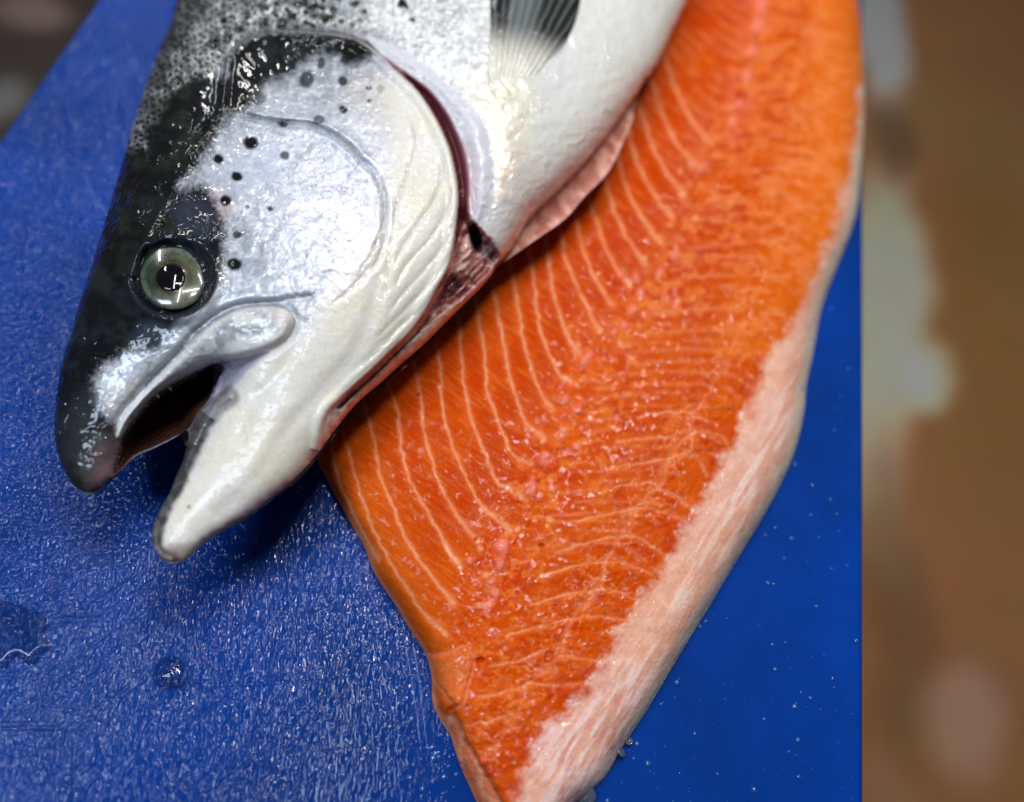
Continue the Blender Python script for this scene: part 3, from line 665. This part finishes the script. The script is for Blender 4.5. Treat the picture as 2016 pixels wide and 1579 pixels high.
left = [[(650,830),(655,880),(664,930),(690,1000),(722,1062),(745,1100)],
 [(668,800),(675,850),(689,899),(706,961),(729,1027),(750,1070),(772,1110),(802,1158),(832,1203),(858,1232),(875,1247)],
 [(708,770),(720,806),(737,868),(751,943),(773,996),(795,1050),(830,1107),(875,1165),(893,1187)],
 [(750,720),(764,757),(784,810),(791,886),(808,948),(839,1001),(862,1045),(884,1085),(906,1116)],
 [(805,660),(817,722),(828,788),(833,846),(848,899),(866,952),(888,996),(910,1032),(937,1063)],
 [(845,610),(857,664),(868,730),(870,793),(884,855),(901,903),(924,952),(946,992),(977,1019),(1008,1045)],
 [(895,590),(906,668),(912,739),(924,806),(941,863),(963,912),(977,948),(1003,959),(1034,983)],
 [(930,550),(941,620),(955,699),(959,766),(977,819),(995,863),(1012,899),(1048,912)],
 [(965,530),(977,598),(992,677),(1003,739),(1021,797),(1039,837),(1070,861)],
 [(1005,510),(1017,584),(1028,655),(1043,713),(1061,766),(1088,806)],
 [(1040,480),(1052,550),(1061,633),(1079,691),(1101,735),(1123,753)],
 [(1072,450),(1083,527),(1096,602),(1119,664),(1141,695)],
 [(1100,430),(1114,512),(1141,575),(1167,629),(1185,650)],
 [(1130,410),(1145,480),(1170,545),(1205,600)],[(1160,380),(1175,440),(1203,510),(1238,560)],[(1190,340),(1205,400),(1232,465),(1270,520)],
 [(1215,300),(1230,360),(1258,420),(1298,475)],[(1235,250),(1255,320),(1285,380),(1325,430)],[(1255,200),(1280,275),(1310,335),(1350,385)],[(1280,150),(1305,225),(1335,285),(1375,330)],[(1305,100),(1330,170),(1360,235),(1400,280)]]
right = [[(1256,822),(1310,812),(1364,812)],[(1214,872),(1270,862),(1335,862)],[(1200,922),(1255,912),(1306,905)],[(1180,968),(1230,955),(1277,948)],[(1140,1025),(1200,1010),(1260,999)],
 [(1095,1088),(1150,1070),(1211,1057)],[(1062,1135),(1130,1115),(1196,1104)],[(1044,1190),(1100,1174),(1155,1162)],[(1000,1252),(1060,1232),(1122,1217)],[(966,1311),(1020,1300),(1077,1279)],[(943,1372),(1000,1362),(1047,1344)],[(917,1428),(960,1420),(1010,1403)],
 [(1290,776),(1340,766),(1388,765)],[(1302,732),(1350,730),(1404,732)],[(1322,686),(1370,680),(1430,678)],[(1330,642),(1390,634),(1452,636)],[(1345,600),(1400,592),(1465,594)],[(1355,558),(1420,548),(1480,552)],[(1370,514),(1440,504),(1500,508)],[(1385,470),(1450,460),(1520,464)],[(1400,425),(1470,415),(1535,420)],[(1415,380),(1480,370),(1550,376)]]
fan = [[(1347,863),(1385,850),(1420,860),(1432,880)],[(1314,905),(1345,893),(1375,905),(1390,935)],[(1277,948),(1300,962),(1330,975),(1360,1000)],[(1260,999),(1295,1005),(1340,1020)],[(1219,1057),(1260,1060),(1305,1090)],[(1190,1108),(1230,1110),(1280,1130)],[(1155,1165),(1200,1160),(1250,1180)],[(1122,1220),(1165,1212),(1225,1220)],[(1100,1290),(1130,1295),(1180,1300)],[(1040,1345),(1090,1350),(1150,1345)],
 [(1388,781),(1425,775),(1450,800),(1455,830)],[(1417,736),(1450,728),(1475,750)],[(1442,682),(1475,675),(1500,700)]]
def filz(u, v):
    d = np.abs(dist(u, v, FO, True, 90))
    f = np.sqrt(np.maximum(phif(u, v), 0)) / 215.0
    return 0.12 + 1.35 * (1 - np.exp(-d / 20.0)) * .75 + .65 * np.minimum(f, 1.3)
rng0 = np.random.RandomState(8)
U, V, F = sheet(FO, 2.3)
wu = U + 8 * (fbm(U / 16, V / 16, 121) - .5); wv = V + 8 * (fbm(U / 16, V / 16, 122) - .5)
z = filz(U, V)
pt = Paint(U, V, (192, 60, 0))
nb_ = fbm(U / 90, V / 90, 101); nm = fbm(U / 20, V / 20, 102); nf = fbm(U / 5, V / 5, 103)
dm, tm = dist(wu, wv, MID, False, 500, True); dsec = dist(wu, wv, SEC, False, 200)
edge_d = dist(U, V, FO, True, 200)
lft = ss(-40, 40, (np.interp(V, [-420, 0, 480, 800, 1080, 1330, 1700], [1540, 1500, 1310, 1115, 985, 930, 880]) - U))
pt.put(ss(180, 0, edge_d) * lft * .65, (214, 98, 14))
pt.put(ss(110, 20, dm) * .45, (192, 52, 0)); pt.put(ss(.45, .7, nb_) * .35, (214, 92, 6))
pt.put((1 - lft) * ss(0, 1, (V < 700).astype(float)) * ss(200, 40, dist(U, V, BEL, True, 220)) * .6, (222, 108, 22))
pt.put(ss(1540, 1660, U) * .7, (224, 112, 34))
fade_top = 1 - ss(420, 250, V) * .6
lines = 0 * U; hgt = 0 * U; halo = 0 * U
soft = []
for k in range(52):
    y = 20 + 21 * k + rng0.uniform(-4, 4); xm = float(np.interp(y, MID[:, 1], MID[:, 0])) + 40; xs = float(np.interp(y, SEC[:, 1], SEC[:, 0]))
    soft.append([(xm + rng0.uniform(-10, 10), y + 10), ((xm + xs) / 2, y), (xs + 10, y + 4), (xs + 60, y + 34)])
for k in range(16):          # fine bands of the back muscle higher up
    y = -60 + 24 * k; xm = float(np.interp(y, MID[:, 1], MID[:, 0]))
    soft.append([(xm - 190 + .1 * y, y - 120), (xm - 130, y - 50), (xm - 70, y + 8), (xm - 20, y + 40)])
for grp, wd, st in ((left, 2.9, .95), (right[:12], 2.6, .7), (fan[:10], 2.8, .5), (soft, 4.0, .20)):
    for c in grp:
        dd, tt = dist(wu, wv, spline(c, False, 6), False, 30, True)
        w_ = wd * (.7 + .7 * fbm(U / 13, V / 13, 111)) * (1 + .9 * ss(.75, 1, tt) * (grp is left))
        e = np.exp(-(dd / w_) ** 2) * st * (.8 + .35 * nm) * (1 if st > .3 else 1.5 * ss(.35, .6, fbm(U / 40, V / 18, 113)))
        lines = np.maximum(lines, e * (.55 + .7 * fbm(U / 30, V / 30, 112))); halo = np.maximum(halo, np.exp(-(dd / 9) ** 2) * (st > .3)); hgt -= (.014 * np.exp(-((dd) / 4.5) ** 2)) * (st > .3); hgt += (st > .3) * .008 * np.exp(-((dd - 12) / 10) ** 2)
pt.put(halo * .20, (228, 122, 60)); pt.put(lines * .78, (240, 166, 124))
# fine grain of the muscle fibres, across each band
fib = fbm((U * .80 + V * .60) / 30, (-U * .60 + V * .80) / 2.6, 131, 3)
pt.put(ss(.52, .7, fib) * lft * .22, (238, 140, 66)); pt.put(ss(.48, .3, fib) * lft * .2, (180, 60, 8))
# ribbon of fat along the second seam, glints of connective tissue
web = np.abs(fbm(wu / 24, wv / 24, 141) - .5); web = ss(.045, .0, web)
e = np.exp(-(dsec / (2 + 9 * ss(.35, .65, fbm(U / 22, V / 22, 143)))) ** 2) * (.45 + .55 * nm); pt.put(e * .38 * ss(600, 800, V), (240, 160, 116)); hgt -= .03 * e
mz = ss(75, 10, dm) * ss(.42, .6, fbm(wu / 15, wv / 15, 142))
pt.put(mz * .35, (226, 92, 26)); pt.put(ss(90, 10, dm) * web * .45, (236, 140, 84))
zone2 = ss(70, 15, dsec) * (1 - ss(-10, 5, sd(U, V, BEL, 60)))
pt.put(web * zone2 * .5, (242, 160, 104))
pt.put(ss(.5, .64, fbm(U / 26, V / 14, 144)) * (1 - lft) * ss(760, 560, V) * .35, (240, 142, 84))
pt.put(ss(0, 50, 55 - np.abs(U - 1500 + .23 * V)) * ss(380, 200, V) * .35 * ss(.4, .6, fbm(U / 18, V / 30, 145)), (236, 112, 84))
pt.put(ss(.5, .62, fbm(U / 34, V / 24, 146)) * (1 - lft) * .25, (226, 108, 20)); pt.put(ss(.56, .64, fbm(U / 12, V / 9, 147)) * (1 - lft) * ss(200, 60, dm) * .35, (238, 140, 60))
# pink nodules along the pin-bone line
rng = np.random.RandomState(4)
nod = [(1108,853,11),(1074,905,13),(1047,960,14),(988,1077,16),(985,1110,12),(966,1150,12),(975,1170,10),(1135,806,12),(1112,786,10),(1141,803,9),(1252,548,10),(1262,578,10),(1246,610,9),(1230,640,8),(1330,505,10),(1300,535,9),(1210,655,8),
 (1160,700,10),(1150,712,9),(1444,238,9),(1455,205,9),(1472,150,11),(1480,100,12),(1492,50,13),(1500,10,14),(1385,330,8),(960,1195,12),(925,1105,9)]
for x, y, r_ in nod:
    q = blob(wu, wv, x, y, r_ * .8, r_, 20, .7); pt.put(q * .6, (238, 140, 122)); hgt += .09 * q
for k in range(70):
    t = rng.rand(); i = int((.25 + .7 * t) * (len(MID) - 1)); x, y = MID[i] + rng.randn(2) * [26, 22]; r_ = 2.5 + 4 * rng.rand() ** 2
    q = blob(U, V, x, y, r_, r_ * 1.3, rng.rand() * 180, .5); pt.put(q * .55, [(240,150,130),(225,70,40),(244,170,120)][k % 3]); hgt += .05 * q
# gouges
for x, y, a, b, g in ((944,1300,10,5,-10),(1066,1075,6,4,0),(936,1062,3,3,0),(823,778,3,3,0),(890,1395,10,5,-30)):
    q = blob(U, V, x, y, a, b, g, .5); pt.put(q * .6, (160, 36, 4)); hgt -= .12 * q
# ragged flake at the narrow end
FLK = spline([(842,1292),(870,1290),(920,1270),(932,1300),(925,1340),(912,1385),(898,1390),(870,1360),(850,1330)], True, 4)
q = sd(wu, wv, FLK, 40); hgt += .09 * ss(0, 9, q); pt.put(ss(0, 8, q) * .3, (236, 140, 80)); pt.put(ss(5, 0, np.abs(q)) * .25, (246, 180, 136))
# cut side face of the lower left edge
SIDE = spline([(842,1300),(870,1390),(900,1400),(920,1450),(975,1540),(1000,1600),(1000,1680),(930,1640),(900,1500),(850,1400)], True, 4)
q = ss(0, 10, sd(wu, wv, SIDE, 40)); pt.put(q * .8, (222, 128, 86)); arc = np.sin((np.hypot(U - 1010, (V - 1500) * .7)) / 5.5 + 3 * nm); pt.put(q * ss(.2, 1, arc) * .4, (240, 180, 146)); hgt -= .2 * q
pt.put(ss(10, 2, edge_d) * lft * .6, (232, 150, 110))
# pale belly lining strip
bs = sd(wu, wv, BEL, 120); m = ss(-16, 18, bs - 5 + 34 * (nm - .5) + 12 * (nf - .5))
pt.put(m * .94, (224, 172, 152)); bl = ss(0.5, 1, m)
grain = fbm((U * .52 - V * .85) / 60, (U * .85 + V * .52) / 7, 151)
pt.put(m * ss(.48, .64, grain) * .6 * ss(20, 70, bs), (240, 216, 206)); pt.put(m * ss(.5, .36, grain) * .15 * ss(20, 70, bs), (204, 142, 128))
pt.put(m * ss(.45, .65, nb_) * .3, (232, 160, 122)); pt.put(m * ss(.55, .7, nm) * .25, (240, 206, 190))
pt.put(m * ss(24, 6, edge_d + 8 * (nm - .5)) * .75 , (206, 200, 184)); 
low = m * ss(1250, 1400, V); pt.put(low * ss(.45, .6, grain) * .5, (236, 206, 208)); pt.put(low * ss(.56, .68, fbm((U * .52 - V * .85) / 44, (U * .85 + V * .52) / 11, 152)) * .6, (204, 128, 120))
hgt += m * (.03 * (grain - .5) * ss(10, 60, bs))
gz = (1 - m)
seam = ss(0, 1, zone2); glint = np.clip(.30 + .75 * ss(130, 30, dsec) * ss(560, 700, V) + .45 * ss(70, 15, dm), 0, 1) * gz + m * .4
glint = glint * (1 - .72 * lft * ss(40, 110, dm))
hgt += .10 * (fbm(U / 9, V / 9, 161) - .5) * glint * gz + .05 * (fbm(U / 45, V / 45, 162) - .5) + .012 * (nf - .5)
pt.mul(.92 + .16 * nf)
z = z + hgt
z = np.where(edge_d < .6, .06, np.maximum(z, .08))
fillet = root('salmon_fillet', (float(P(1200, 900, 0)[0]), float(P(1200, 900, 0)[1]), 0), 'raw orange salmon fillet with white fat lines lying skin down beside the fish head', 'fillet')
top = P(U, V, z * CM)
metal = np.zeros(len(U))
# split flesh / lining into two meshes that share the seam
isb = (bs[F].mean(1) > 0)
def sub(name, faces, wetv):
    ids = np.unique(faces); remap = np.full(len(U), -1); remap[ids] = np.arange(len(ids))
    return mesh(name, top[ids], remap[faces], M_flesh, fillet, {'col': np.clip(pt.c[ids], 0, 1), 'metal': metal[ids], 'wet': wetv[ids]})
sub('flesh', F[~isb], glint)
sub('belly_lining', F[isb], glint)
# skin underneath, a hair wider than the meat on the belly side
SK = FO.copy(); cen = SK.mean(0)
u2, v2, f2_ = sheet(SK, 12)
b = P(u2, v2, .0004); b[:, 2] = .0006
msk_, nt, pp = newmat('silver_skin'); pp.inputs['Base Color'].default_value = (.45, .46, .46, 1); pp.inputs['Metallic'].default_value = .3; pp.inputs['Roughness'].default_value = .3
mesh('skin', b, f2_[:, ::-1], msk_, fillet)

# ------------------------------------------------------------------ water and loose scales on the board
mw, nt, pp = newmat('water'); pp.inputs['Base Color'].default_value = (1, 1, 1, 1); pp.inputs['Roughness'].default_value = .0; pp.inputs['IOR'].default_value = 1.33; pp.inputs['Transmission Weight'].default_value = 1
def dome(outline_c, zf, step, name, mat, ht):
    u, v, Fw = sheet(outline_c, step)
    d = dist(u, v, outline_c, True, 200)
    return mesh(name, P(u, v, ht(u, v, d)), Fw, mat)
oc = spline([(335 + 33 * math.cos(a) * (1 + .06 * math.sin(3 * a)), 1325 + 33 * math.sin(a)) for a in np.linspace(0, 2 * math.pi, 14, endpoint=False)], True, 5)
o = dome(oc, None, 2, 'water_drop', mw, lambda u, v, d: .0003 + .0022 * np.sqrt(np.clip(1 - (1 - np.minimum(d, 33) / 33) ** 2, 0, 1)))
o['label'] = 'large round water drop on the blue board below the jaw tip'; o['category'] = 'water drop'
oc = spline([(-60,1190),(10,1182),(50,1196),(82,1206),(96,1228),(88,1252),(104,1272),(80,1290),(60,1310),(30,1296),(10,1318),(-20,1312),(-60,1330)], True, 5)
o = dome(oc, None, 3, 'water_puddle', mw, lambda u, v, d: .0003 + .0011 * ss(0, 16, d) + .0001 * fbm(u / 30, v / 30, 3))
o['label'] = 'flat shiny puddle of water at the left edge of the blue board'; o['category'] = 'puddle'
# countless small beads of water
rng = np.random.RandomState(11); cs, fs, nv = [], [], 0
tries = [(rng.uniform(0, 1700), rng.uniform(-60, 1579)) for _ in range(5200)]
fishd = inside(np.array([t[0] for t in tries]), np.array([t[1] for t in tries]), OUT) | inside(np.array([t[0] for t in tries]), np.array([t[1] for t in tries]), FO)
cnt = 0
for (x, y), bad in zip(tries, fishd):
    if bad: continue
    q = P(np.array([x]), np.array([y]), 0.0)[0]
    if not (xL + .003 < q[0] < xR - .003): continue
    if x > 900 and rng.rand() < .72: continue
    if y > 1000 and x < 700 and rng.rand() < .8: continue
    r_ = .00022 + .00085 * rng.rand() ** 4
    for i, (s, hh) in enumerate(((1, 0), (.85, .35), (.5, .62))):
        for j in range(8):
            a_ = j * math.pi / 4; cs.append((q[0] + r_ * s * math.cos(a_), q[1] + r_ * s * math.sin(a_), .0001 + r_ * hh))
    cs.append((q[0], q[1], .0001 + r_ * .7))
    for i in range(2):
        for j in range(8): k = (j + 1) % 8; fs.append((nv + i * 8 + j, nv + i * 8 + k, nv + (i + 1) * 8 + k, nv + (i + 1) * 8 + j))
    for j in range(0, 8, 2): fs.append((nv + 16 + j, nv + 16 + j + 1, nv + 16 + (j + 2) % 8, nv + 24))
    nv += 25; cnt += 1
mbd, nt, pp = newmat('bead_of_water'); pp.inputs['Base Color'].default_value = (.03, .10, .34, 1); pp.inputs['Roughness'].default_value = .05; pp.inputs['Coat Weight'].default_value = 1; pp.inputs['Coat Roughness'].default_value = .01
wb = mesh('water_beads', cs, fs, mbd); wb['kind'] = 'stuff'; wb['label'] = 'tiny water beads scattered over the blue board'
# loose scales stuck beside the narrow end of the fillet
msc, nt, pp = newmat('clear_scale'); pp.inputs['Base Color'].default_value = (.45, .5, .6, 1); pp.inputs['Roughness'].default_value = .15; pp.inputs['Transmission Weight'].default_value = .85; pp.inputs['Coat Weight'].default_value = 1
labs = ['clear loose fish scale nearest the bottom edge of the photo', 'small clear fish scale on the board above the lowest one', 'clear fish scale stuck upright against the fillet rim', 'tiny clear fish scale topmost of those beside the fillet rim']
for i, (x, y, r_, tl_) in enumerate(((1152,1572,16,25),(1200,1502,9,30),(1222,1478,10,50),(1236,1458,7,40))):
    q = P(np.array([float(x)]), np.array([float(y)]), .0)[0]; rr_ = r_ * .0002
    bmv = []; rings = 5
    Mx = Matrix.Rotation(math.radians(i * 70), 3, 'Z') @ Matrix.Rotation(math.radians(tl_), 3, 'X')
    for a in range(rings + 1):
        for j in range(20):
            t = j * math.pi / 10; s = a / rings
            pnt = Mx @ Vector((rr_ * s * math.cos(t), rr_ * 1.15 * s * math.sin(t), -.25 * rr_ * s * s + .00008 * math.sin(a * 2.5)))
            bmv.append((q[0] + pnt.x, q[1] + pnt.y, .0006 + pnt.z + rr_ * math.sin(math.radians(tl_)) * 1.1))
    F_ = [(a * 20 + j, a * 20 + (j + 1) % 20, (a + 1) * 20 + (j + 1) % 20, (a + 1) * 20 + j) for a in range(rings) for j in range(20)]
    o = mesh('fish_scale', bmv, F_, msc); so = o.modifiers.new('t', 'SOLIDIFY'); so.thickness = .00012
    o['label'] = labs[i]; o['category'] = 'fish scale'; o['group'] = 'loose fish scales beside the fillet'
